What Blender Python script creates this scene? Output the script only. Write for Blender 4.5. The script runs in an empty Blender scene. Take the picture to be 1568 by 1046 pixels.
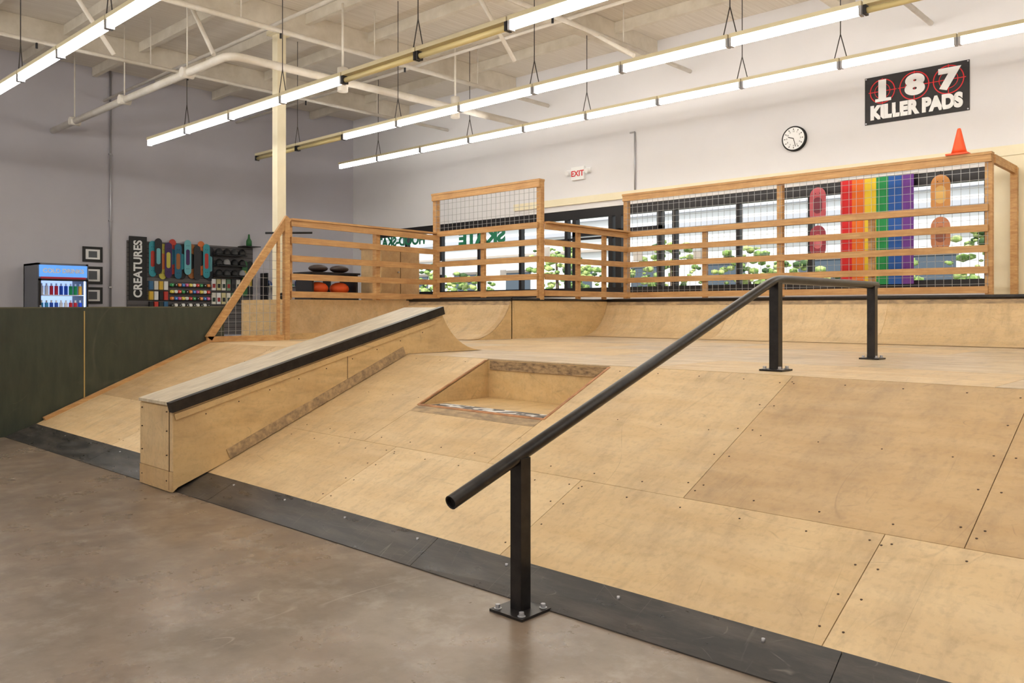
import bpy, bmesh, math, random
from mathutils import Vector, Matrix
random.seed(7)
D=bpy.data
scene=bpy.context.scene
def c(r,g,b):
    f=lambda v:(v/255/12.92) if v/255<=0.04045 else ((v/255+0.055)/1.055)**2.4
    return (f(r),f(g),f(b),1)

# ---------------------------------------------------------------- materials
MATS={}
def M(name,col,rough=.6,metal=0,col2=None,scale=3,stretch=(1,1,1),detail=5,bump=0,emit=0,
      col3=None,scale3=.6,stretch3=(1,1,1),amt3=.75,col4=None,scale4=4,stretch4=(1,1,1),amt4=.5,
      scr=None,scrscale=1.2,scrw=.004,scramt=.5,spec=.5,rough2=None,lo=.35,hi=.65,
      fine=None,finescale=40,fineamt=.6):
    m=D.materials.new(name); m.use_nodes=True
    nt=m.node_tree; N=nt.nodes; L=nt.links
    b=N['Principled BSDF']
    b.inputs['Roughness'].default_value=rough
    b.inputs['Metallic'].default_value=metal
    b.inputs['Specular IOR Level'].default_value=spec
    b.inputs['Base Color'].default_value=col
    if emit:
        b.inputs['Emission Color'].default_value=col
        b.inputs['Emission Strength'].default_value=emit
    tc=N.new('ShaderNodeTexCoord')
    out=None
    def mapping(st,off=0):
        mp=N.new('ShaderNodeMapping'); mp.inputs['Scale'].default_value=st; mp.inputs['Location'].default_value=(off,off*2,off)
        L.new(tc.outputs['Object'],mp.inputs['Vector']); return mp
    def mixin(fac,colr):
        nonlocal out
        mx=N.new('ShaderNodeMix'); mx.data_type='RGBA'
        if out: L.new(out,mx.inputs['A'])
        else: mx.inputs['A'].default_value=col
        mx.inputs['B'].default_value=colr
        L.new(fac,mx.inputs['Factor']); out=mx.outputs['Result']
    if col2:
        mp=mapping(stretch)
        n=N.new('ShaderNodeTexNoise'); n.inputs['Scale'].default_value=scale; n.inputs['Detail'].default_value=detail
        n.inputs['Roughness'].default_value=.6
        L.new(mp.outputs[0],n.inputs['Vector'])
        mr=N.new('ShaderNodeMapRange'); mr.inputs[1].default_value=lo; mr.inputs[2].default_value=hi
        L.new(n.outputs['Fac'],mr.inputs[0]); mixin(mr.outputs[0],col2)
        if rough2 is not None:
            m2=N.new('ShaderNodeMapRange'); m2.inputs[1].default_value=.3; m2.inputs[2].default_value=.7
            m2.inputs[3].default_value=rough; m2.inputs[4].default_value=rough2
            L.new(n.outputs['Fac'],m2.inputs[0]); L.new(m2.outputs[0],b.inputs['Roughness'])
        if bump:
            bp=N.new('ShaderNodeBump'); bp.inputs['Strength'].default_value=bump; bp.inputs['Distance'].default_value=.02
            L.new(n.outputs['Fac'],bp.inputs['Height']); L.new(bp.outputs[0],b.inputs['Normal'])
    for (cc_,sc_,st_,am_,of_,l_,h_) in ((col3,scale3,stretch3,amt3,3.1,.45,.75),(col4,scale4,stretch4,amt4,9.7,.50,.70)):
        if not cc_: continue
        mp=mapping(st_,of_)
        n=N.new('ShaderNodeTexNoise'); n.inputs['Scale'].default_value=sc_; n.inputs['Detail'].default_value=8
        n.inputs['Roughness'].default_value=.68
        L.new(mp.outputs[0],n.inputs['Vector'])
        mr=N.new('ShaderNodeMapRange'); mr.inputs[1].default_value=l_; mr.inputs[2].default_value=h_
        mr.inputs[4].default_value=am_
        L.new(n.outputs['Fac'],mr.inputs[0]); mixin(mr.outputs[0],cc_)
    if fine:
        n=N.new('ShaderNodeTexNoise'); n.inputs['Scale'].default_value=finescale; n.inputs['Detail'].default_value=3
        L.new(tc.outputs['Object'],n.inputs['Vector'])
        mr=N.new('ShaderNodeMapRange'); mr.inputs[1].default_value=.5; mr.inputs[2].default_value=.8; mr.inputs[4].default_value=fineamt
        L.new(n.outputs['Fac'],mr.inputs[0]); mixin(mr.outputs[0],fine)
    if scr:
        for k,(sc,off,st) in enumerate(((scrscale,0.0,(1,.25,.4)),(scrscale*1.7,7.3,(.3,1,.8)),(scrscale*1.2,13.1,(1.2,.15,.2)))):
            mp=mapping(st,off)
            n=N.new('ShaderNodeTexNoise'); n.inputs['Scale'].default_value=sc; n.inputs['Detail'].default_value=.2
            L.new(mp.outputs[0],n.inputs['Vector'])
            s=N.new('ShaderNodeMath'); s.operation='SUBTRACT'; s.inputs[1].default_value=.5
            L.new(n.outputs['Fac'],s.inputs[0])
            a=N.new('ShaderNodeMath'); a.operation='ABSOLUTE'; L.new(s.outputs[0],a.inputs[0])
            mr=N.new('ShaderNodeMapRange'); mr.inputs[1].default_value=0; mr.inputs[2].default_value=scrw
            mr.inputs[3].default_value=1; mr.inputs[4].default_value=0
            L.new(a.outputs[0],mr.inputs[0])
            n2=N.new('ShaderNodeTexNoise'); n2.inputs['Scale'].default_value=sc*2.6; n2.inputs['Detail'].default_value=4
            L.new(mp.outputs[0],n2.inputs['Vector'])
            m2=N.new('ShaderNodeMapRange'); m2.inputs[1].default_value=.5; m2.inputs[2].default_value=.68; m2.inputs[4].default_value=scramt
            L.new(n2.outputs['Fac'],m2.inputs[0])
            mu=N.new('ShaderNodeMath'); mu.operation='MULTIPLY'
            L.new(mr.outputs[0],mu.inputs[0]); L.new(m2.outputs[0],mu.inputs[1]); mixin(mu.outputs[0],scr)
    if out: L.new(out,b.inputs['Base Color'])
    MATS[name]=m
    return m

ply_args=dict(rough=.42,scale=1.5,stretch=(1,5,5),rough2=.58,detail=4,scr=c(128,108,88),scrscale=2.8,scrw=.0045,scramt=.4,spec=.35,fine=c(140,118,94),finescale=30,fineamt=.28,stretch3=(1.4,.8,.8),
              col4=c(140,120,98),scale4=4.5,stretch4=(1.6,.5,.5),amt4=.32)
plyA=M('plywood_a',c(217,189,146),col2=c(209,178,133),col3=c(172,148,118),scale3=1.3,amt3=.55,**ply_args)
plyB=M('plywood_b',c(204,173,129),col2=c(194,161,117),col3=c(152,128,100),scale3=1.1,amt3=.6,**ply_args)
plyC=M('plywood_c',c(223,197,156),col2=c(216,187,144),col3=c(184,160,130),scale3=1.5,amt3=.5,**ply_args)
plyDeck=M('plywood_deck',c(216,195,164),col2=c(205,182,149),rough=.32,scale=1.6,stretch=(1,4,4),rough2=.5,col3=c(158,140,118),scale3=1.1,amt3=.65,col4=c(140,124,106),scale4=5,stretch4=(1.5,.4,1),amt4=.4,scr=c(130,112,94),scrscale=2,scrw=.005,scramt=.4,fine=c(150,132,112),finescale=24,fineamt=.25)
plySide=M('plywood_side',c(219,188,136),col2=c(210,176,123),rough=.5,scale=2,stretch=(4,1,5),col3=c(174,143,104),scale3=1.2,amt3=.55,col4=c(128,104,78),scale4=6,stretch4=(1,.5,1.5),amt4=.32,scr=c(112,92,72),scrscale=2.8,scrw=.005,scramt=.4,fine=c(150,122,90),finescale=34,fineamt=.25)
grime=M('plywood_grime',c(196,166,124),col2=c(142,120,94),rough=.5,scale=7,stretch=(1,3,3),detail=8,col3=c(100,86,70),scale3=5,stretch3=(.8,2,2),amt3=.6)
plyTop=M('worn_ledge_top',c(210,198,176),col2=c(190,174,150),col3=c(146,132,114),scale3=3,stretch3=(2,.5,.5),amt3=.6,rough=.4,scale=5,stretch=(6,1,1),scr=c(120,105,90),scrscale=2,scrw=.008)
scuffed=M('scuffed_plywood',c(176,146,108),col2=c(100,80,60),rough=.6,scale=14,stretch=(1,1,3),col3=c(206,174,128),scale3=9)
dark=M('seam_dark',c(100,76,52),rough=.9)
screwm=M('screw_hole',c(72,54,40),rough=.9)
edge=M('plywood_edge_red',c(194,138,92),rough=.6,col2=c(160,108,72),scale=12,col3=c(110,84,60),scale3=6,amt3=.6)
pine=M('pine_lumber',c(210,168,112),col2=c(182,134,82),rough=.55,scale=2.5,stretch=(3,3,14),detail=6,col3=c(158,112,66),scale3=2.5)
pine2=M('pine_slat',c(207,164,110),col2=c(183,137,86),rough=.55,scale=2.5,stretch=(1,1,16),detail=6,col3=c(162,117,72),scale3=2.2)
blackm=M('black_steel',c(30,27,27),rough=.3,metal=.4,col2=c(46,42,41),scale=14)
platem=M('black_plate',c(38,36,36),rough=.24,metal=.0,col2=c(56,53,51),scale=4,stretch=(1,3,3),rough2=.46,col3=c(110,100,92),scale3=2.6,stretch3=(.5,3,3),amt3=.6,scr=c(150,142,134),scrscale=5,scrw=.006,scramt=.45,spec=.6)
greenm=M('green_barrier_paint',c(46,54,44),rough=.4,col2=c(60,66,53),scale=3,stretch=(1,3,.7),col3=c(56,50,40),scale3=1.2,scr=c(104,100,84),scrscale=2,scrw=.004,scramt=.3)
concrete=M('polished_concrete',c(138,120,103),rough=.2,col2=c(110,95,81),scale=1.2,rough2=.42,detail=12,lo=.36,hi=.66,col3=c(84,74,65),scale3=2.4,amt3=.55,col4=c(170,160,148),scale4=5.5,amt4=.4,fine=c(88,74,62),finescale=13,fineamt=.45,scr=c(180,168,154),scrscale=1.8,scrw=.002,scramt=.5,spec=.55)
wallL=M('grey_wall_paint',c(198,196,204),rough=.8,col2=c(192,190,198),scale=.6)
wallB=M('white_wall_paint',c(228,226,228),rough=.75,col2=c(223,221,223),scale=.5)
cream=M('cream_paint',c(238,228,200),rough=.6,col2=c(232,221,191),scale=2)
ceil=M('ceiling_paint',c(232,225,214),rough=.85,col2=c(216,207,194),scale=1.0,stretch=(30,.6,1),bump=.1)
beamw=M('beam_paint',c(228,220,206),rough=.7,col2=c(212,203,187),scale=3)
pipew=M('pipe_paint',c(238,232,222),rough=.5,col2=c(226,218,204),scale=4)
conduit=M('galvanised_conduit',c(180,180,185),rough=.4,metal=.6)
white=M('white_plastic',c(240,240,240),rough=.5)
black=M('black_plastic',c(20,20,22),rough=.5)
dkgrey=M('dark_frame_metal',c(42,40,42),rough=.4,metal=.4)
tube=M('lit_fluorescent_tube',(1,.985,.95,1),emit=20)
tubeoff=M('unlit_tube',c(226,208,150),rough=.3)
spine=M('fixture_body',c(226,214,178),rough=.5)
wire=M('galvanised_mesh_wire',c(160,160,160),rough=.4,metal=.3)
wiredk=M('dark_cable',c(60,55,52),rough=.6)
red=M('red_plastic',c(215,30,36),rough=.5)
orange=M('safety_orange',c(240,84,30),rough=.45)
RC={}
def flat(r,g,b,rough=.5):
    k=(r,g,b)
    if k not in RC: RC[k]=M('paint_%d_%d_%d'%k,c(r,g,b),rough=rough)
    return RC[k]

# ---------------------------------------------------------------- builder
class B:
    def __init__(s,name): s.name=name; s.bm=bmesh.new(); s.mats=[]
    def mi(s,m):
        if m not in s.mats: s.mats.append(m)
        return s.mats.index(m)
    def poly(s,pts,m,smooth=False):
        vs=[s.bm.verts.new(p) for p in pts]
        try: f=s.bm.faces.new(vs); f.material_index=s.mi(m); f.smooth=smooth; return f
        except Exception: return None
    def hexa(s,p,m):
        vs=[s.bm.verts.new(q) for q in p]; k=s.mi(m)
        for idx in ((0,3,2,1),(4,5,6,7),(0,1,5,4),(1,2,6,5),(2,3,7,6),(3,0,4,7)):
            f=s.bm.faces.new([vs[i] for i in idx]); f.material_index=k
    def box(s,x0,x1,y0,y1,z0,z1,m):
        s.hexa([(x0,y0,z0),(x1,y0,z0),(x1,y1,z0),(x0,y1,z0),(x0,y0,z1),(x1,y0,z1),(x1,y1,z1),(x0,y1,z1)],m)
    def beam(s,p0,p1,w,h,m,up=(0,0,1)):
        p0=Vector(p0);p1=Vector(p1);d=(p1-p0).normalized();u=Vector(up)
        r=d.cross(u)
        if r.length<1e-4: r=d.cross(Vector((0,1,0)))
        r.normalize(); u=r.cross(d).normalized()
        r*=w/2;u*=h/2
        s.hexa([p0-r-u,p0+r-u,p1+r-u,p1-r-u,p0-r+u,p0+r+u,p1+r+u,p1-r+u],m)
    def sweep(s,pts,r,m,seg=12,caps=True,radii=None):
        pts=[Vector(p) for p in pts]; rings=[];k=s.mi(m);prev=None
        for i,p in enumerate(pts):
            d=(pts[min(i+1,len(pts)-1)]-pts[max(i-1,0)]).normalized()
            if prev is None:
                a=d.cross(Vector((0,0,1)))
                if a.length<1e-3: a=d.cross(Vector((1,0,0)))
                a.normalize()
            else:
                a=(prev-d*prev.dot(d)).normalized()
            prev=a; b=d.cross(a); rr=radii[i] if radii else r
            rings.append([s.bm.verts.new(p+(a*math.cos(t)+b*math.sin(t))*rr) for t in [2*math.pi*j/seg for j in range(seg)]])
        for i in range(len(rings)-1):
            for j in range(seg):
                f=s.bm.faces.new([rings[i][j],rings[i][(j+1)%seg],rings[i+1][(j+1)%seg],rings[i+1][j]])
                f.material_index=k; f.smooth=True
        if caps:
            for rg in (rings[0],rings[-1]):
                f=s.bm.faces.new(rg); f.material_index=k
    def cyl(s,p0,p1,r,m,seg=12): s.sweep([p0,p1],r,m,seg)
    def prism(s,pts,vec,m,mside=None):
        v=Vector(vec);a=[s.bm.verts.new(p) for p in pts];b=[s.bm.verts.new(Vector(p)+v) for p in pts]
        k=s.mi(m);ks=s.mi(mside or m);n=len(pts)
        for vs in (a,b[::-1]):
            f=s.bm.faces.new(vs); f.material_index=k
        for i in range(n):
            f=s.bm.faces.new([a[i],a[(i+1)%n],b[(i+1)%n],b[i]]); f.material_index=ks
    def sphere(s,cn,r,m,sc=(1,1,1),half=False,seg=16,rg=8):
        k=s.mi(m);rows=[]
        n=rg
        for i in range(n+1):
            ph=math.pi*(i/n)*(0.5 if half else 1)
            rows.append([s.bm.verts.new((cn[0]+r*sc[0]*math.sin(ph)*math.cos(2*math.pi*j/seg),cn[1]+r*sc[1]*math.sin(ph)*math.sin(2*math.pi*j/seg),cn[2]+r*sc[2]*math.cos(ph))) for j in range(seg)])
        for i in range(n):
            for j in range(seg):
                f=s.bm.faces.new([rows[i][j],rows[i+1][j],rows[i+1][(j+1)%seg],rows[i][(j+1)%seg]]); f.material_index=k; f.smooth=True
    def text(s,txt,size,o,xd,ud,m,off=0,ext=.004,align='CENTER',sx=1):
        cu=D.curves.new('t','FONT'); cu.body=txt; cu.size=size; cu.offset=off; cu.extrude=ext; cu.align_x=align; cu.align_y='CENTER'
        ob=D.objects.new('t',cu); scene.collection.objects.link(ob)
        dg=bpy.context.evaluated_depsgraph_get(); dg.update()
        me=D.meshes.new_from_object(ob.evaluated_get(dg))
        xd=Vector(xd).normalized();ud=Vector(ud).normalized();n=xd.cross(ud)
        Mx=Matrix((( xd.x*sx,ud.x,n.x,o[0]),(xd.y*sx,ud.y,n.y,o[1]),(xd.z*sx,ud.z,n.z,o[2]),(0,0,0,1)))
        me.transform(Mx); n0=len(s.bm.faces); s.bm.from_mesh(me); s.bm.faces.ensure_lookup_table()
        k=s.mi(m)
        for f in s.bm.faces[n0:]: f.material_index=k
        D.objects.remove(ob); D.meshes.remove(me); D.curves.remove(cu)
    def done(s,bevel=0,norm=True):
        if norm: bmesh.ops.recalc_face_normals(s.bm,faces=s.bm.faces[:])
        me=D.meshes.new(s.name); s.bm.to_mesh(me); s.bm.free()
        for m in s.mats: me.materials.append(m)
        ob=D.objects.new(s.name,me); scene.collection.objects.link(ob)
        if bevel:
            md=ob.modifiers.new('bev','BEVEL'); md.width=bevel; md.segments=2; md.limit_method='ANGLE'; md.angle_limit=math.radians(40)
        return ob

# ---------------------------------------------------------------- room shell
XL,XR,YF,YB,ZC=-19.3,8.0,-8.0,14.0,6.9
b=B('floor'); b.box(XL-.2,XR+.2,YF-.2,YB+.2,-.2,0,concrete); b.done()
b=B('ceiling'); b.box(XL-.2,XR+.2,YF-.2,YB+.2,ZC,ZC+.2,ceil); b.done()
b=B('wall_left'); b.box(XL-.2,XL,YF,YB,0,ZC,wallL); b.done()
b=B('wall_right'); b.box(XR,XR+.2,YF,YB,0,ZC,wallB); b.done()
b=B('wall_front'); b.box(XL,XR,YF-.2,YF,0,ZC,wallB); b.done()
WX0,WX1,WZ0,WZ1=-18.4,-3.2,1.78,3.68
b=B('wall_back')
b.box(XL,WX0,YB,YB+.2,0,ZC,wallB); b.box(WX1,XR,YB,YB+.2,0,ZC,wallB)
b.box(WX0,WX1,YB,YB+.2,WZ1,ZC,wallB); b.box(WX0,WX1,YB,YB+.2,0,WZ0,wallB); b.done()
b=B('trim_1'); b.box(-13,XR,YB-.05,YB-.002,3.8,3.95,cream); b.done()
b=B('trim_2'); b.box(-3.15,XR,YB-.03,YB-.002,1.68,3.8,cream); b.done()
b=B('window_1')
b.box(WX0,WX1,YB+.02,YB+.12,WZ1-.2,WZ1-.002,dkgrey); b.box(WX0,WX1,YB+.02,YB+.12,WZ0+.002,WZ0+.2,dkgrey)
n=11
for i in range(n+1):
    x=WX0+.045+(WX1-WX0-.09)*i/n; b.box(x-.04,x+.04,YB+.02,YB+.14,WZ0+.2,WZ1-.2,dkgrey)
b.box(WX0,WX1,YB+.05,YB+.09,3.02,3.07,dkgrey)
for xa in (-11.3,-10.1):
    b.box(xa,xa+.10,YB+.01,YB+.15,WZ0+.2,WZ1-.2,dkgrey); b.box(xa+.97,xa+1.07,YB+.01,YB+.15,WZ0+.2,WZ1-.2,dkgrey); b.box(xa,xa+1.07,YB+.01,YB+.15,3.1,3.2,dkgrey)
for (x,z,w_,h_) in ((-9.7,2.5,.22,.3),(-12.2,2.6,.25,.32),(-8.3,2.45,.3,.2),(-15.8,2.4,.25,.35),(-13.5,2.2,.2,.25)):
    b.box(x,x+w_,YB+.015,YB+.02,z,z+h_,white)
sg=M('window_letter_green',c(40,130,96),rough=.5)
b.text('HOOD-SKATE',.34,(-17.25,YB-.01,3.33),(-1,0,0),(0,0,1),sg,off=.014)
b.text('SKATE',.42,(-14.1,YB-.01,3.25),(-1,0,0),(0,0,1),sg,off=.022,sx=1.3)
b.done(norm=False)

# ---------------------------------------------------------------- exterior
leafA=M('hedge_leaves',c(136,168,84),rough=.8,col2=c(70,100,44),scale=9,detail=8,bump=1,col3=c(215,222,150),scale3=7)
leafB=M('tree_leaves',c(184,196,112),rough=.8,col2=c(104,134,66),scale=9,detail=8,bump=1,col3=c(240,236,180),scale3=7)
leafC=M('tree_leaves_dark',c(70,96,50),rough=.8,col2=c(44,66,34),scale=9)
bark=M('tree_bark',c(90,74,60),rough=.9,col2=c(60,48,38),scale=12)
asph=M('asphalt',c(165,165,165),rough=.9,col2=c(150,150,150),scale=8)
extw=M('exterior_white_wall',c(236,234,230),rough=.8)
b=B('ground_exterior'); b.box(-60,30,YB+.2,60,-.1,0.0,asph); b.done()
b=B('neighbour_building'); b.box(-60,20,34,40,0,6.8,extw); b.box(-60,20,33.6,34,5.4,5.6,flat(170,170,175)); b.box(-60,20,33.7,34,4.5,4.62,flat(170,158,146)); b.box(-60,20,33.7,34,6.1,6.2,flat(180,180,185))
for i in range(18): b.box(-58+i*4.3,-56.2+i*4.3,33.9,34,1.0,3.6,flat(70,80,90)); b.box(-58.1+i*4.3,-56.1+i*4.3,33.85,34,3.6,3.75,flat(120,110,100))
b.done()
b=B('tree_row')
for i in range(22):
    tx=-42+i*2.15+random.uniform(-.7,.7); ty=23.5+random.uniform(-1.5,1.5); h=random.uniform(2.2,3.3)
    b.sweep([(tx,ty,0),(tx+.05,ty,1.0),(tx-.05,ty,h)],.1,bark,8,radii=[.12,.09,.04])
    for k in range(105):
        a=random.uniform(0,6.28); rr=random.uniform(0,1)**.5; zz=random.uniform(-1,1)
        R_=1.15*math.sqrt(1-zz*zz*.8)
        r=random.uniform(.06,.19)
        b.sphere((tx+math.cos(a)*rr*R_,ty+math.sin(a)*rr*R_,h-.35+zz*1.0),r,random.choice((leafA,leafB,leafA,leafB,leafC)),sc=(1,1,.6),seg=6,rg=3)
for i in range(170):
    x=-42+i*.27; b.sphere((x,22+random.uniform(-.3,.3),.55),random.uniform(.55,.8),(leafA,leafC,leafB)[i%3],sc=(.7,.7,1),seg=8,rg=5)
b.done()
def car(name,x,y,col):
    b=B(name)
    b.prism([(x-2.2,y,.35),(x+2.2,y,.35),(x+2.25,y,.9),(x+1.3,y,1.05),(x+.7,y,1.75),(x-1.0,y,1.8),(x-1.7,y,1.05),(x-2.25,y,.95)],(0,1.8,0),col)
    b.prism([(x+1.1,y-.01,1.07),(x+.62,y-.01,1.68),(x-.95,y-.01,1.72),(x-1.5,y-.01,1.07)],(0,1.82,0),black)
    for dx in (-1.4,1.4): b.cyl((x+dx,y-.05,.35),(x+dx,y+1.85,.35),.35,black,16)
    b.done()
car('parked_car',-14,18.5,flat(200,200,205)); car('parked_car.001',-7.5,18.8,flat(70,80,95))

# ---------------------------------------------------------------- ramp system
SL=1.04/2.47
zr=lambda y:(y-3.03)*SL
RX0,RX1=-11.0,6.0
HX0,HX1,HY0=-5.45,-4.03,4.65
PZ=1.67
PY=3.32
b=B('skate_ramp')
def seg(x0,x1):
    b.prism([(x0,3.24,0),(x0,3.24,zr(3.24)-.03),(x0,5.5,zr(5.5)-.012),(x0,5.5,0)],(x1-x0,0,0),plySide)
seg(RX0,HX0); seg(HX1,RX1)
b.prism([(HX0,3.24,0),(HX0,3.24,zr(3.24)-.03),(HX0,HY0,zr(HY0)-.012),(HX0,5.5,zr(HY0)-.012),(HX0,5.5,0)],(HX1-HX0,0,0),plySide)
def slope(x0,x1,y0,y1,m,t0=0.0,t1=.014,g=.0022):
    x0+=g;x1-=g;y0+=g;y1-=g
    b.hexa([(x0,y0,zr(y0)-.012+t0),(x1,y0,zr(y0)-.012+t0),(x1,y1,zr(y1)-.012+t0),(x0,y1,zr(y1)-.012+t0),
            (x0,y0,zr(y0)-.012+t1),(x1,y0,zr(y0)-.012+t1),(x1,y1,zr(y1)-.012+t1),(x0,y1,zr(y1)-.012+t1)],m)
for (a,e) in ((RX0,HX0),(HX1,RX1)): slope(a,e,3.34,5.5,dark,0,.003,0)
slope(HX0,HX1,3.34,HY0,dark,0,.003,0)
YS=4.06
low=[RX0,-8.7,-6.87,-5.03,-3.2,-1.37,.46,2.29,4.12,RX1]
for i in range(len(low)-1): slope(low[i],low[i+1],PY,YS,[plyA,plyC,plyA,plyC,plyA,plyC,plyC,plyA,plyB][i])
up=[RX0,-9.2,-7.3,HX0]
for i in range(3): slope(up[i],up[i+1],YS,5.5,[plyB,plyA,plyA][i])
slope(HX0,HX1,YS,HY0,plyA)
up=[HX1,-2.47,-1.03,.41,1.85,3.3,RX1]
for i in range(6): slope(up[i],up[i+1],YS,5.5,[plyA,plyB,plyB,plyA,plyB,plyA][i])
def screw(x,y,r=.006): b.cyl((x,y,zr(y)-.002),(x,y-.001,zr(y)+.0035),r,screwm,6)
for x in low[1:-1]:
    for y in (3.42,3.62,3.82,4.0):
        for dx in (-.05,.05): screw(x+dx,y)
for x in [-9.2,-7.3,-2.47,-1.03,.41,1.85]:
    for k in range(5):
        for dx in (-.05,.05): screw(x+dx,4.2+k*.3)
xx=-6.4
while xx<2:
    for y in (3.98,4.14): screw(xx,y)
    if not(HX0-.05<xx<HX1+.05): screw(xx,5.42)
    if not(HX0-.1<xx+.1<HX1+.05): screw(xx+.1,4.75,.005)
    xx+=.36
zh=zr(HY0)-.012
b.box(HX0+.01,HX1-.01,HY0+.01,5.49,zh,zh+.01,plySide)
b.box(HX0+.03,HX1-.02,5.488,5.499,zh+.27,1.025,scuffed)
stick=M('sticker_strip',c(225,225,225),rough=.4,col2=c(50,55,65),scale=9,detail=1,lo=.48,hi=.52)
b.box(HX0+.1,HX1-.06,HY0+.03,HY0+.21,zh+.01,zh+.014,stick)
slope(HX0-.02,HX0+.004,HY0-.01,5.47,edge,.01,.018,0)
slope(HX1-.004,HX1+.02,HY0-.01,5.47,edge,.01,.018,0)
slope(HX0,HX1,HY0-.018,HY0+.006,edge,.01,.018,0)
slope(HX0,HX1,HY0-.11,HY0-.02,grime,.013,.0155,0)
fy=lambda x:2.985+(x+11)*.0155
for k in range(7):
    xa=RX0+(RX1-RX0)*k/7+.002; xb=RX0+(RX1-RX0)*(k+1)/7-.002
    b.hexa([(xa,fy(xa),0.0),(xb,fy(xb),0.0),(xb,PY,zr(PY)-.02),(xa,PY,zr(PY)-.02),
        (xa,fy(xa),0.006),(xb,fy(xb),0.006),(xb,PY,zr(PY)+.004),(xa,PY,zr(PY)+.004)],platem)
for i in range(20):
    x=-10.6+i*.75; y=3.27; b.cyl((x,y,zr(y)-.01),(x,y,zr(y)+.008),.008,conduit,8)
b.beam((RX0+.04,3.4,zr(3.4)+.02),(RX0+.04,5.5,zr(5.5)+.02),.06,.05,pine2)
# flat deck
DL=-10.995
b.box(DL,RX1,5.5,12.0,0,1.03,plySide)
b.box(DL,RX1,5.5,12.0,1.03,1.033,dark)
b.box(-11.5,DL,5.78,12.0,0,1.043,plySide)
ys=[5.5,6.72,7.94,9.16,10.38,12.0]
for j in range(5):
    x=DL+(j%2)*1.2; xs=[DL]+([x] if x>DL else [])
    while xs[-1]+2.44<RX1-.3: xs.append(xs[-1]+2.44)
    xs.append(RX1)
    for i in range(len(xs)-1):
        b.box(xs[i]+.002,xs[i+1]-.002,ys[j]+.002,ys[j+1]-.002,1.033,1.044,plyDeck if (i+j)%3 else plyC)
def quarter(x0,x1,yb,yc,ma,mb):
    h=PZ-1.044; d=yc-yb; R=(h*h+d*d)/(2*h); a1=math.asin(min(1,d/R)); N=12
    arc=[(yb+R*math.sin(a1*i/N),1.044+R*(1-math.cos(a1*i/N))) for i in range(N+1)]
    pts=[(x0,y,z) for y,z in arc]+[(x0,yc+.02,PZ),(x0,yc+.02,1.03)]
    b.prism(pts,(x1-x0,0,0),ma)
    x=x0; k=0
    while x<x1-.05:
        xe=min(x+2.44,x1)
        for i in range(N):
            (y0,z0),(y1,z1)=arc[i],arc[i+1]
            nrm=Vector((0,-(z1-z0),(y1-y0))).normalized()*.006
            b.poly([(x+.003,y0+nrm.y,z0+nrm.z),(xe-.003,y0+nrm.y,z0+nrm.z),(xe-.003,y1+nrm.y,z1+nrm.z),(x+.003,y1+nrm.y,z1+nrm.z)],grime if i==N-1 else mb[k%len(mb)],True)
        x=xe;k+=1
quarter(-11.45,-8.9,8.6,9.5,plySide,[plyA,plyB])
quarter(-8.9,RX1,11.3,12.05,plySide,[plyA,plyC,plyA])
b.box(-11.45,-8.9,9.5,13.99,1.03,PZ,plySide)
b.box(-8.9,RX1,12.05,13.99,0,PZ,plySide)
b.box(-12.8,-11.45,7.0,13.99,0,PZ,plySide)
b.box(-11.46,-11.38,7.0,9.5,1.044,PZ,plyA)
b.cyl((-8.9,12.04,PZ+.005),(RX1,12.04,PZ+.005),.03,blackm)
b.cyl((-11.45,9.49,PZ+.005),(-8.88,9.49,PZ+.005),.03,blackm)
b.cyl((-8.89,9.49,PZ+.005),(-8.89,12.04,PZ+.005),.022,blackm)
b.beam((-11.37,7.0,1.09),(-11.37,8.6,1.09),.02,.09,plySide)
b.done()

# ---------------------------------------------------------------- grind ledge
b=B('grind_ledge')
LX0,LX1=-7.25,-6.63
arc=[];R=.676;zc=1.05
for i in range(9):
    y=5.95+(6.6-5.95)*i/8; arc.append((LX0,y,zc+R-math.sqrt(max(0,R*R-(6.6-y)**2))))
arc[0]=(LX0,5.95,1.50)
pts=[(LX0,3.02,.008),(LX0,3.02,.72)]+arc+[(LX0,5.5,1.046),(LX0,3.46,zr(3.46)+.006),(LX0,3.06,.04)]
b.prism(pts,(LX1-LX0,0,0),plySide,plySide)
sl=(1.50-.72)/(5.95-3.02)
zt=lambda y:.72+(y-3.02)*sl
b.hexa([(LX0-.01,3.0,zt(3.0)),(LX1-.03,3.0,zt(3.0)),(LX1-.03,5.97,zt(5.97)),(LX0-.01,5.97,zt(5.97)),
        (LX0-.01,3.0,zt(3.0)+.025),(LX1-.03,3.0,zt(3.0)+.025),(LX1-.03,5.97,zt(5.97)+.025),(LX0-.01,5.97,zt(5.97)+.025)],plyTop)
b.beam((LX1-.0,2.99,zt(2.99)-.01),(LX1-.0,5.98,zt(5.98)-.01),.07,.085,blackm)
b.beam((LX1+.008,3.03,zt(3.03)-.10),(LX1+.008,5.9,zt(5.9)-.10),.016,.05,plySide)
b.beam((LX1+.004,3.5,zr(3.5)+.06),(LX1+.004,5.45,zr(5.45)+.06),.012,.09,grime)
b.box(LX1-.001,LX1+.003,4.74,4.745,zr(4.74)+.02,zt(4.74)-.06,dark)
b.box(LX0+.0,LX1-.0,3.005,3.02,.006,.17,plyB)
b.box(LX0,LX1-.0,3.01,3.02,.175,.70,plyA)
b.box(LX1-.05,LX1-.045,3.004,3.012,.02,.70,dark)
for z in (.09,.3,.5,.66):
    for x in (LX0+.05,LX1-.09): b.cyl((x,3.011,z),(x,3.0,z),.006,screwm,6)
for i in range(9):
    y=3.3+i*.3
    b.cyl((LX1-.01,y,zt(y)-.17),(LX1+.003,y,zt(y)-.17),.006,screwm,6)
b.done()

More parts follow.
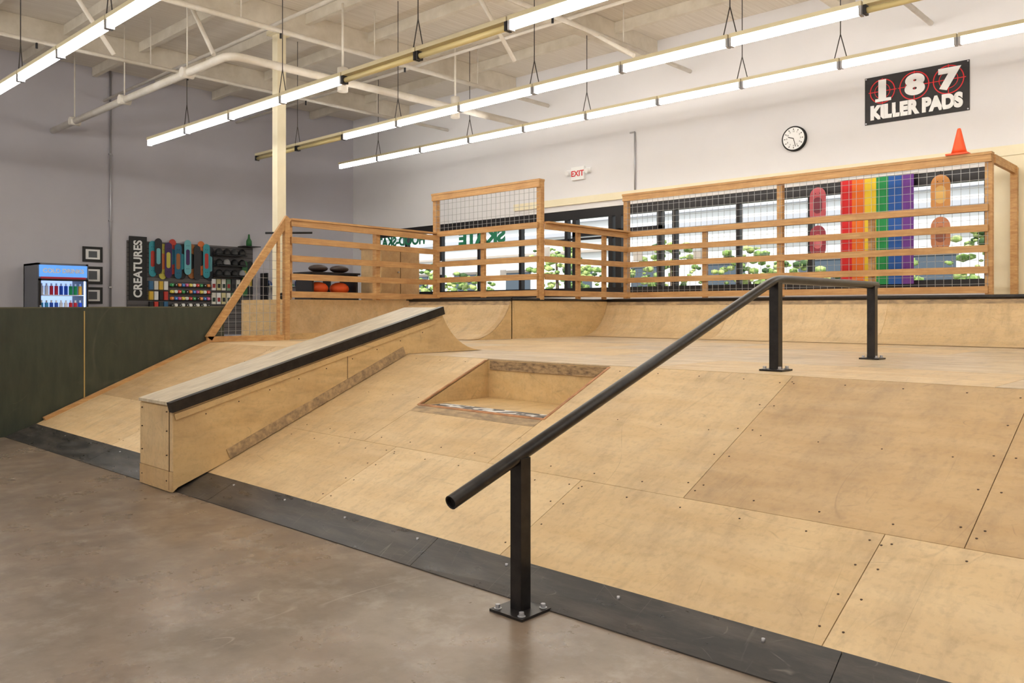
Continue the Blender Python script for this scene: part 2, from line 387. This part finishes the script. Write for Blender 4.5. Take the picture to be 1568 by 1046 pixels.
# ---------------------------------------------------------------- grind rail
b=B('grind_rail')
rx=-2.767; rr=.034
P=[(rx,2.548,.62),(rx,4.2,.62+.337*(4.2-2.548)),(rx,5.70,.62+.337*(5.70-2.548))]
zb=P[-1][2]
for i in range(1,7):
    t=i/6; y=5.70+.3*t; P.append((rx,y,zb+.337*.3*(t-t*t/2)))
ztp=P[-1][2]
P+= [(rx,7.0,ztp),(rx,7.96,ztp)]
b.sweep(P,rr,blackm,20,caps=False)
d=(Vector(P[1])-Vector(P[0])).normalized()
b.sweep([Vector(P[0])+d*.02,Vector(P[0])+d*.001,P[0]],rr,blackm,20,caps=False,radii=[rr-.008,rr-.006,rr])
b.cyl(Vector(P[0])+d*.02,Vector(P[0])+d*.022,rr-.007,black,16)  # dark disc paints the shade inside the hollow tube end
b.cyl((rx,7.96,ztp),(rx,7.965,ztp),rr,blackm,20)
for (y,z0,zt_) in ((3.02,0,.62+.337*(3.02-2.548)),(5.86,1.044,zb+.04),(7.86,1.044,ztp)):
    w=.036
    b.box(rx-w,rx+w,y-w,y+w,z0+.01,zt_-.012,blackm)
    s=.11 if z0==0 else .09
    b.box(rx-s,rx+s,y-s,y+s,z0+.001,z0+.014,blackm)
    for dx in (-1,1):
        for dy in (-1,1):
            px,py=rx+dx*(s-.03),y+dy*(s-.03)
            b.cyl((px,py,z0+.014),(px,py,z0+.018),.02,conduit,12)
            b.cyl((px,py,z0+.018),(px,py,z0+.036),.013,conduit,6)
b.done(bevel=.003)

# ---------------------------------------------------------------- green barrier
b=B('barrier_wall')
b.prism([(RX0-.008,.3,0),(RX0-.008,.3,1.5),(RX0-.008,5.75,1.54),(RX0-.008,5.75,0)],(-.06,0,0),greenm)
b.prism([(RX0-.002,.3,1.5),(RX0-.002,.3,1.515),(RX0-.002,5.76,1.555),(RX0-.002,5.76,1.54)],(-.08,0,0),flat(88,86,66))
b.box(RX0-.01,RX0-.001,3.867,3.88,.37,1.49,flat(180,152,92))
b.box(RX0-.01,RX0-.005,2.0,2.01,.0,1.49,dark)
b.done()

# ---------------------------------------------------------------- wooden fence
RZ=[1.78,2.05,2.34,2.62,2.90]
b=B('wooden_fence')
def run(p0,p1,ztop,posts,mids,mesh=None,side=1,rz=RZ,topcap=True,step=.11):
    p0=Vector(p0);p1=Vector(p1);d=(p1-p0);Ln=d.length;u=d/Ln;nrm=Vector((u.y,-u.x,0))*side
    at=lambda s,z,o=0:(p0.x+u.x*s+nrm.x*o,p0.y+u.y*s+nrm.y*o,z)
    for s,zt_ in posts: b.beam(at(s,PZ+.002),at(s,zt_),.09,.09,pine,up=(u.x,u.y,0))
    for s in mids: b.beam(at(s,PZ+.002),at(s,RZ[-1]),.09,.05,pine,up=(nrm.x,nrm.y,0))
    for z in rz: b.beam(at(0,z,.05+.02),at(Ln,z,.05+.02),.036,.095,pine2)
    if topcap:
        b.beam(at(-.04,ztop-.05,.066),at(Ln+.04,ztop-.05,.066),.036,.095,pine2)
        b.beam(at(-.05,ztop+.018,.02),at(Ln+.05,ztop+.018,.02),.14,.036,pine2)
    if mesh:
        z0,z1=mesh; s=.05
        while s<Ln: b.beam(at(s,z0,.048),at(s,z1,.048),.005,.005,wire,up=(nrm.x,nrm.y,0)); s+=step
        z=z0
        while z<z1: b.beam(at(0,z,.048),at(Ln,z,.048),.005,.005,wire); z+=step
run((-8.9,12.65,0),(-2.9,12.65,0),3.62,[(0,3.62),(3.01,3.62),(6.0,3.62)],[1.64,4.44],mesh=(1.75,3.55))
run((-8.9,10.24,0),(-8.9,12.6,0),2.93,[],[.95,1.7],rz=RZ[:-1]+[2.88],side=1,topcap=False)
b.beam((-8.83,10.25,2.945),(-8.83,12.6,2.945),.14,.03,pine2)
run((-11.47,10.2,0),(-8.9,10.2,0),3.62,[(0,3.62),(2.57,3.62)],[1.24],mesh=(2.9,3.55))
run((-11.08,6.83,0),(-11.45,10.15,0),2.88,[(0,2.88),(1.85,2.88)],[],side=1,rz=[1.74,2.01,2.29,2.57,2.83],topcap=False)
b.beam((-11.04,6.83,2.885),(-11.43,10.15,2.92),.14,.03,pine2)
b.beam((-2.86,12.7,3.57),(-2.86,13.97,3.57),.05,.12,pine); b.beam((-2.86,13.9,PZ+.002),(-2.86,13.9,3.6),.09,.09,pine)
b.done()
b=B('mesh_guard')
gx=-10.98
b.beam((gx,5.48,1.09),(gx,6.76,1.09),.05,.08,pine); b.beam((gx,6.735,1.05),(gx,6.735,2.87),.08,.08,pine,up=(0,1,0))
b.beam((gx,5.50,1.10),(gx,6.77,2.90),.05,.10,pine); b.beam((gx,6.6,1.12),(gx,6.6,2.6),.04,.04,pine,up=(0,1,0))
y=5.6
while y<6.72:
    zt_=1.1+(y-5.5)/1.27*1.8; b.beam((gx-.03,y,1.1),(gx-.03,y,zt_),.005,.005,wire,up=(0,1,0)); y+=.11
z=1.2
while z<2.82:
    y0=5.5+(z-1.1)/1.8*1.27; b.beam((gx-.03,y0,z),(gx-.03,6.72,z),.005,.005,wire); z+=.13
b.done()

# ---------------------------------------------------------------- fluorescent rows
def row(name,y,z,x0,s,n,unlit,hang):
    b=B(name)
    for i in range(n):
        xa=x0+i*s; xb=xa+s
        b.box(xa+.01,xb-.01,y-.05,y+.05,z+.055,z+.105,spine)
        lit=i not in unlit
        m=tube if lit else tubeoff
        b.cyl((xa+.04,y,z),(xb-.04,y,z),.042 if lit else .034,m,10)
        for xe in (xa+.008,xb-.04): b.box(xe,xe+.032,y-.045,y+.045,z-.046,z+.06,dkgrey if not lit else conduit)
    for k in hang:
        x=x0+k*s
        b.cyl((x,y,z+.45),(x,y,ZC-.01),.007,wiredk,6)
        b.cyl((x-.09,y,z+.1),(x,y,z+.45),.007,wiredk,6); b.cyl((x+.09,y,z+.1),(x,y,z+.45),.007,wiredk,6)
    b.done()
row('fluorescent_light_row',11.8,5.0,-16.82,1.528,14,[],[1,3,5,7,8,10,12])
row('fluorescent_light_row.001',9.1,4.74,-16.0,1.588,13,[0,1,8,9],[1,3,5,7,9,11])
row('fluorescent_light_row.002',6.4,4.53,-15.04,1.503,14,[4,5],[1,3,5,7,9,11])
row('fluorescent_light_row.003',3.59,4.65,-17.1,1.528,15,[],[1,3,5,7,9,11])
row('added_light_row',.8,4.65,-17.1,1.528,15,[],[1,3,5,7,9,11])  # row out of view, added to light the floor
row('added_light_row.001',-2.2,4.65,-17.1,1.528,15,[],[1,3,5,7,9,11])  # another unseen row behind the camera, added for light on the floor
row('added_light_row.002',-5.2,4.65,-17.1,1.528,15,[],[1,3,5,7,9,11])  # rearmost unseen row, added to brighten the dark floor

# ---------------------------------------------------------------- ceiling structure
b=B('roof_joists')
for x in (-16.9,-13.06,-9.2,-5.3,-1.4,2.5): b.box(x-.1,x+.1,YF+.01,YB-.01,ZC-.42,ZC-.005,beamw)
y=-7
while y<13.8:
    b.box(XL+.01,XR-.01,y-.05,y+.05,ZC-.2,ZC-.005,beamw); y+=1.4
b.done()
b=B('support_column'); b.box(-13.145,-12.975,7.785,7.955,.0,ZC-.43,cream); b.box(-13.22,-12.9,7.71,8.03,ZC-.5,ZC-.425,cream); b.box(-13.2,-12.92,7.73,8.01,0,.03,cream); b.done()
b=B('sprinkler_pipes')
def bend(p0,pc,p1,r,m=pipew,R=.25):
    p0,pc,p1=map(Vector,(p0,pc,p1)); a=(p0-pc).normalized()*R; e=(p1-pc).normalized()*R
    pts=[p0]+[ (1-t)**2*(pc+a)+2*t*(1-t)*pc+t*t*(pc+e) for t in [i/6 for i in range(7)]]+[p1]
    b.sweep(pts,r,m,12)
bend((XL+.02,6.15,5.36),(-11.6,6.15,5.36),(-11.6,13.0,5.40),.065)
for y in (8.2,10.8): 
    b.cyl((-11.6,y,5.2),(-11.6,y,5.6),.09,pipew); b.cyl((-11.6,y,5.5),(-11.6,y,ZC-.2),.02,pipew,8)
for x in (-18,-15.5,-13): b.cyl((x,6.05,5.36),(x,6.25,5.36),.085,pipew,10); b.cyl((x,6.15,5.4),(x,6.15,ZC-.01),.012,pipew,6)
for (x,z,r) in ((-11.9,6.05,.045),(-8.3,6.1,.04),(-4.0,6.0,.04),(-15.2,6.0,.035)):
    b.cyl((x,-7.9,z),(x,13.9,z),r,pipew,8)
    y=-6.5
    while y<13: b.cyl((x,y,z),(x,y,ZC-.01),.012,pipew,6); b.cyl((x,y+.7,z-.12),(x,y+.7,z),.02,dkgrey,6); y+=2.6
for (y,z,r) in ((7.2,6.2,.03),(10.4,6.25,.03)):
    b.cyl((XL+.02,y,z),(XR-.02,y,z),r,pipew,8)
for p,q in (((-13.0,5.0,5.4),(-13.0,4.2,6.5)),((-9.2,9.9,5.6),(-9.2,8.9,6.6)),((-12.2,6.2,5.5),(-13.0,6.2,6.5)),((-7.6,11.0,5.6),(-9.1,11.0,6.6))):
    b.cyl(p,q,.035,pipew,8)
b.done()
b=B('wall_conduit'); b.cyl((XL+.03,7.34,1.0),(XL+.03,7.34,ZC-.01),.022,conduit,8)
for z in (2,3.5,5): b.box(XL+.001,XL+.06,7.3,7.38,z,z+.03,conduit)
b.done()
b=B('wall_conduit.001'); b.cyl((-9.63,YB-.03,3.96),(-9.63,YB-.03,5.14),.016,conduit,8); b.cyl((-9.63,YB-.03,5.14),(-9.75,YB-.03,5.14),.016,conduit,8); b.done()

# ---------------------------------------------------------------- wall items
yy=YB-.0
b=B('wall_clock')
cx,cz,cr=-6.25,4.52,.22
b.sweep([(cx,yy-.002,cz),(cx,yy-.06,cz),(cx,yy-.065,cz)],cr,black,40,radii=[cr,cr,cr-.02])
b.cyl((cx,yy-.064,cz),(cx,yy-.067,cz),cr-.025,white,40)
for i in range(12):
    a=math.radians(30*i); p=Vector((cx+math.sin(a)*.175,yy-.07,cz+math.cos(a)*.175)); q=Vector((cx+math.sin(a)*.15,yy-.07,cz+math.cos(a)*.15)); b.beam(p,q,.012,.004,black,up=(0,1,0))
    b.text(str(i if i else 12),.04,(cx+math.sin(a)*.125,yy-.069,cz+math.cos(a)*.125),(1,0,0),(0,0,1),black,ext=.001)
for ang,ln,w in ((-72,.10,.014),(165,.15,.01)):
    a=math.radians(ang); b.beam((cx,yy-.074,cz),(cx+math.sin(a)*ln,yy-.074,cz+math.cos(a)*ln),w,.004,black,up=(0,1,0))
b.done(norm=False)
b=B('exit_sign')
b.box(-11.27,-10.92,yy-.07,yy-.002,4.32,4.60,white); b.text('EXIT',.17,(-11.095,yy-.072,4.45),(1,0,0),(0,0,1),red,off=.004,ext=.002)
for x in (-11.36,-10.83):
    b.cyl((x,yy-.02,4.5),(x,yy-.12,4.48),.05,white,12); b.box(x-.06,x+.06,yy-.03,yy-.002,4.44,4.56,white)
b.done(norm=False)
b=B('sponsor_banner')
bx0,bx1,bz0,bz1=-5.04,-3.475,4.57,5.345
bn=M('banner_black',c(28,26,28),rough=.6,col2=c(40,36,38),scale=4)
b.box(bx0,bx1,yy-.02,yy-.003,bz0,bz1,bn)
def ring(x,z,r,w=.016):
    n=40
    for i in range(n):
        a0=2*math.pi*i/n;a1=2*math.pi*(i+1)/n
        b.poly([(x+math.cos(a0)*r,yy-.024,z+math.sin(a0)*r),(x+math.cos(a1)*r,yy-.024,z+math.sin(a1)*r),(x+math.cos(a1)*(r-w),yy-.024,z+math.sin(a1)*(r-w)),(x+math.cos(a0)*(r-w),yy-.024,z+math.sin(a0)*(r-w))],red)
for x,r in ((bx0+.28,.20),(bx0+.77,.225),(bx0+1.27,.225)):
    z=bz0+.52; ring(x,z,r); ring(x,z,r*.62,.01)
    b.box(x-r*1.1,x+r*1.1,yy-.025,yy-.0215,z-.006,z+.006,red); b.box(x-.006,x+.006,yy-.025,yy-.0215,z-r*1.05,z+r*1.05,red)
for ch,x in (('1',.28),('8',.78),('7',1.27)):
    b.text(ch,.42,(bx0+x,yy-.03,bz0+.52),(1,0,0),(0,0,1),white,off=.026,ext=.003,sx=1.3)
b.box(bx0+.17,bx0+.42,yy-.034,yy-.027,bz0+.35,bz0+.40,white)
b.text('KILLER PADS',.29,(bx0+.78,yy-.03,bz0+.17),(1,0,0),(0,0,1),white,off=.02,ext=.003,sx=.84)
for x in (bx0+.02,bx1-.02):
    for z in (bz0+.02,bz1-.02): b.cyl((x,yy-.02,z),(x,yy-.03,z),.012,conduit,8)
b.done(norm=False)
b=B('rainbow_flag')
cols=[(222,44,50),(240,120,44),(240,208,60),(40,150,84),(44,96,178),(116,66,156)]
fx0,fx1=-5.41,-4.25
for i,cc in enumerate(cols):
    w=(fx1-fx0)/6
    for k in range(3):
        xa=fx0+w*i+w*k/3; xb=xa+w/3
        ya=13.9+.02*math.sin(xa*11); yb_=13.9+.02*math.sin(xb*11)
        b.poly([(xa,ya,1.92),(xb,yb_,1.92),(xb,yb_,3.67),(xa,ya,3.67)],flat(*cc,rough=.8),True)
b.cyl((fx0-.05,13.91,3.69),(fx1+.05,13.91,3.69),.015,white,8)
b.done()
def deckshape(b,ctr,ln,w,m,axis,nrm,m2=None,th=.012):
    ctr=Vector(ctr);ax=Vector(axis);n=Vector(nrm)
    pts=[];r=w/2;k=10
    for i in range(k+1):
        a=math.pi*i/k; pts.append((math.cos(a)*r, ln/2-r*1.1+math.sin(a)*r*1.1))
    for i in range(k+1):
        a=math.pi+math.pi*i/k; pts.append((math.cos(a)*r,-ln/2+r*1.1+math.sin(a)*r*1.1))
    P=[ctr+ax*x+Vector((0,0,z)) for x,z in pts]
    b.prism(P,n*th,m)
    if m2:
        Q=[ctr+ax*x*.55+Vector((0,0,z*.45))+n*(th+.002) for x,z in pts]; b.poly(Q,m2)
        for s in (-1,1):
            for t in (-1,1): b.cyl(ctr+ax*(t*w*.14)+Vector((0,0,s*ln*.33))+n*th,ctr+ax*(t*w*.14)+Vector((0,0,s*ln*.33))+n*(th+.006),.008,black,6)
def hung(name,x,z,ln,m,m2):
    b=B(name); deckshape(b,(x,13.9,z),ln,.28,m,(1,0,0),(0,-1,0),m2); b.cyl((x,13.9,z+ln/2-.05),(x,13.9,3.67),.004,wiredk,5); b.done()
hung('skateboard_deck',-5.8,3.30,.62,flat(206,94,106),flat(130,50,70)); hung('skateboard_deck.001',-5.8,2.68,.55,flat(160,56,74),flat(220,120,130))
hung('skateboard_deck.002',-3.86,3.30,.62,flat(216,150,80),flat(235,190,110)); hung('skateboard_deck.003',-3.86,2.68,.55,flat(200,130,90),flat(150,90,70))
b=B('traffic_cone'); zc0=3.658
b.box(-3.42,-3.14,12.53,12.81,zc0,zc0+.025,orange)
b.sweep([(-3.28,12.67,zc0+.025),(-3.28,12.67,zc0+.1),(-3.28,12.67,zc0+.37),(-3.28,12.67,zc0+.385)],.1,orange,24,radii=[.105,.085,.025,.018]); b.done()

# ---------------------------------------------------------------- shop: fridge
b=B('drinks_fridge')
fy0,fy1,fx,fb,ft=5.55,6.52,-18.3,-19.15,2.46
fw=M('fridge_grey',c(100,102,110),rough=.4)
b.box(fb,fx,fy0,fy0+.05,.05,ft,fw); b.box(fb,fx,fy1-.05,fy1,.05,ft,fw); b.box(fb,fb+.05,fy0,fy1,.05,ft,white)
b.box(fb,fx,fy0,fy1,ft-.04,ft,fw); b.box(fb,fx,fy0,fy1,.05,.35,fw)
hd=M('fridge_header_light',c(90,150,225),emit=.9); b.box(fx-.25,fx+.02,fy0+.03,fy1-.03,2.18,2.42,hd)
b.text('COLD DRINKS',.12,(fx+.022,(fy0+fy1)/2,2.3),(0,1,0),(0,0,1),white,off=.004,ext=.002)
b.box(fx-.02,fx+.03,fy0+.06,fy1-.06,2.14,2.18,flat(190,40,60))
il=M('fridge_interior_light',c(175,200,245),emit=1.1); b.box(fb+.05,fb+.07,fy0+.05,fy1-.05,.4,2.14,il)
b.box(fx-.04,fx-.01,fy1-.075,fy1-.055,.4,2.1,M('fridge_led',c(170,205,255),emit=6))
cc=[(50,90,200),(235,235,240),(200,40,50),(40,80,190),(40,150,80),(245,170,50),(70,160,220)]
for i in range(5):
    z=.42+i*.345; b.box(fb+.07,fx-.08,fy0+.05,fy1-.05,z,z+.015,white)
    for j in range(9):
        y=fy0+.12+j*.092; m=flat(*cc[(i*2+j//2)%7])
        b.cyl((fx-.14,y,z+.016),(fx-.14,y,z+.2),.036,m,10); b.cyl((fx-.14,y,z+.2),(fx-.14,y,z+.25),.018,white,8)
for y in (fy0+.02,fy1-.05): b.box(fx-.01,fx+.03,y,y+.04,.38,2.14,dkgrey)
b.box(fx-.01,fx+.03,fy0+.02,fy1-.02,.34,.38,dkgrey); b.box(fx-.01,fx+.03,fy0+.02,fy1-.02,2.10,2.14,dkgrey)
b.beam((fx+.06,fy0+.04,1.0),(fx+.06,fy0+.04,1.6),.02,.03,conduit)
b.box(fb+.05,fx-.05,fy0+.05,fy1-.05,0,.05,black)
b.done(norm=False)
for i,(z0,z1) in enumerate(((2.57,2.91),(2.08,2.47),(1.64,2.01))):
    b=B('framed_picture' if i==0 else 'framed_picture.%03d'%i)
    b.box(XL+.003,XL+.03,6.75,7.17,z0,z1,black); b.box(XL+.03,XL+.033,6.81,7.11,z0+.06,z1-.06,white)
    b.box(XL+.033,XL+.035,6.87,7.05,z0+.1,z1-.1,flat(90,95,100)); b.done()
b=B('framed_picture.003'); b.box(XL+.003,XL+.03,4.95,5.12,1.9,2.6,black); b.box(XL+.03,XL+.033,4.98,5.09,2.0,2.5,flat(200,200,200)); b.done()
# merch wall
W=XL
b=B('merchandise_wall_display')
slat=M('slatwall',c(96,92,92),rough=.6)
b.box(W+.002,W+.03,7.7,10.85,.9,3.1,slat)
for i in range(20): b.box(W+.03,W+.034,7.7,10.85,.95+i*.11,.962+i*.11,dkgrey)
b.box(W+.04,W+.06,7.74,8.14,1.75,3.2,black); b.text('CREATURES',.26,(W+.063,7.94,2.45),(0,0,1),(0,-1,0),white,off=.008,ext=.002,sx=.95)
dk=[(50,150,165),(30,30,40),(200,190,80),(60,30,90),(190,60,50),(30,100,130),(20,20,20),(110,180,190),(160,100,50),(40,40,44),(220,120,60)]
for i in range(13):
    y=8.27+i*.118; deckshape(b,(W+.06+.04*(i%2),y,2.70+.07*math.sin(i*2)),.84,.17,flat(*dk[i%11]),(0,1,0),(1,0,0),flat(*dk[(i*3+4)%11]))
for r in range(3):
    for i in range(4):
        y=8.23+i*.115; z=1.5+r*.24
        b.box(W+.04,W+.10,y-.045,y+.045,z,z+.2,flat(*[(30,30,34),(220,215,205),(200,60,50),(220,180,60),(50,60,60),(235,235,235),(60,110,150)][(i*2+r*3)%7]))
wc=[(225,60,50),(240,140,50),(240,220,80),(60,170,90),(50,120,200),(235,235,230),(30,30,30),(220,90,150)]
for r in range(4):
    b.box(W+.03,W+.13,8.68,9.7,1.572+r*.16,1.58+r*.16,dkgrey)
    for j in range(11):
        y=8.72+j*.09; z=1.62+r*.16; b.cyl((W+.05,y,z),(W+.13,y,z),.038,flat(*wc[(j*3+r)%8 if r else 6-(j%2)]),12)
        b.cyl((W+.13,y,z),(W+.132,y,z),.012,white,8)
for j in range(9):
    b.cyl((W+.05,7.98+j*.19,1.35),(W+.10,7.98+j*.19,1.35),.08,flat(*[(40,40,40),(150,40,40),(200,200,190),(30,30,30),(60,60,60)][j%5]),16)
for r in range(3):
    b.box(W+.03,W+.3,9.75,10.55,2.33+r*.26,2.35+r*.26,dkgrey)
    for j in range(4):
        y=9.86+j*.205; z=2.35+r*.26
        b.sphere((W+.17,y,z+.02),.095,flat(*[(25,25,27),(60,60,62),(25,25,27),(150,150,152),(30,30,32)][(r*2+j)%5]),half=True,sc=(1.1,1,1.5)); b.cyl((W+.17,y,z),(W+.17,y,z+.025),.098,black,16)
for r in range(2):
    for j in range(6):
        y=9.72+j*.13; z=1.65+r*.34
        b.box(W+.04,W+.09,y,y+.10,z,z+.28,flat(*[(225,222,210),(235,235,235),(210,200,150),(225,222,210),(120,150,120),(60,60,60)][(j+r)%6]))
        b.box(W+.09,W+.095,y+.015,y+.085,z+.06,z+.16,flat(*[(40,60,50),(160,40,40),(30,30,30)][(j+r)%3]))
for i,m in enumerate(((50,110,60),(30,30,30))): deckshape(b,(W+.07,10.6+i*.15,2.3),.9,.15,flat(*m),(0,1,0),(1,0,0),flat(200,170,60))
b.done(norm=False)
b=B('shoe_rack')
for y in (11.05,12.95): b.box(W+.05,W+.4,y,y+.03,0,2.45,dkgrey)
for k in range(5):
    z=.3+k*.45; b.box(W+.05,W+.4,11.05,12.98,z,z+.02,dkgrey)
    for j in range(6):
        y=11.14+j*.3; cl=flat(*[(200,60,50),(40,40,44),(70,120,80),(225,220,210),(50,80,140),(235,140,50)][(j*2+k)%6])
        b.prism([(W+.1,y,z+.021),(W+.38,y,z+.021),(W+.38,y,z+.07),(W+.28,y,z+.10),(W+.2,y,z+.17),(W+.1,y,z+.17)],(0,.11,0),cl)
        b.box(W+.095,W+.39,y-.004,y+.114,z+.021,z+.035,white)
b.done()
b=B('green_bottle'); b.sweep([(W+.2,10.65,3.12),(W+.2,10.65,3.25),(W+.2,10.65,3.32),(W+.2,10.65,3.42)],.05,flat(50,110,60),12,radii=[.07,.07,.03,.02]); b.done()
b=B('wall_shelf'); b.box(W+.002,W+.35,10.45,10.9,3.1,3.118,dkgrey); b.done()
b=B('pad_bench')
b.box(-12.6,-12.1,7.9,8.9,PZ+.001,1.76,black)
for y in (7.92,8.84): b.box(-12.6,-12.1,y,y+.04,1.76,2.13,dkgrey)
b.box(-12.62,-12.08,7.88,8.92,2.13,2.16,dkgrey)
for j in range(2):
    b.sphere((-12.3,8.18+j*.44,1.88),.16,flat(235,90,30),sc=(1,1.15,.72))
    b.sphere((-12.3,8.18+j*.44,2.23),.15,flat(60,45,40),sc=(1,1.2,.45))
b.done()
b=B('kick_scooter')
sx,sy=-11.85,7.35
b.beam((sx-.05,sy-.02,PZ+.11),(sx-.05,sy+.5,PZ+.11),.12,.03,blackm); b.cyl((sx-.075,sy-.12,PZ+.06),(sx-.025,sy-.12,PZ+.06),.055,black,16); b.cyl((sx-.075,sy+.52,PZ+.06),(sx-.025,sy+.52,PZ+.06),.055,black,16)
b.cyl((sx-.05,sy-.1,PZ+.08),(sx-.05,sy,2.76),.02,blackm); b.cyl((sx-.35,sy-.25,2.77),(sx+.25,sy+.25,2.77),.018,black,10)
b.cyl((sx-.05,sy-.1,PZ+.1),(sx-.05,sy,PZ+.11),.03,blackm); b.done()
b=B('plywood_cabinet'); b.box(-12.5,-11.9,9.25,10.15,PZ+.001,2.62,plyB); b.box(-12.52,-11.88,9.23,10.17,2.62,2.65,pine2)
b.box(-11.9,-11.895,9.69,9.70,1.7,2.6,dark); b.cyl((-11.9,9.64,2.2),(-11.87,9.64,2.2),.015,conduit,8); b.done()

# ---------------------------------------------------------------- sun, world + camera
sun=D.lights.new('sun','SUN'); sun.energy=4.5; sun.angle=.01; sun.color=(1,.97,.9)
so=D.objects.new('sun',sun); scene.collection.objects.link(so); so.location=(0,-20,30)
so.rotation_euler=Vector((-.35,.75,-.75)).to_track_quat('-Z','Y').to_euler()
w=D.worlds.new('world'); scene.world=w; w.use_nodes=True
bg=w.node_tree.nodes['Background']; bg.inputs[0].default_value=(.86,.94,1,1); bg.inputs[1].default_value=1.8
cam=D.cameras.new('camera'); co=D.objects.new('camera',cam); scene.collection.objects.link(co)
cam.sensor_width=36; cam.lens=36*1257/1568; cam.shift_y=-48/1568
co.location=(0,0,1.5); co.rotation_euler=(math.radians(90),0,math.radians(43.09))
cam.clip_end=200
scene.camera=co
scene.view_settings.view_transform='Standard'; scene.view_settings.look='None'
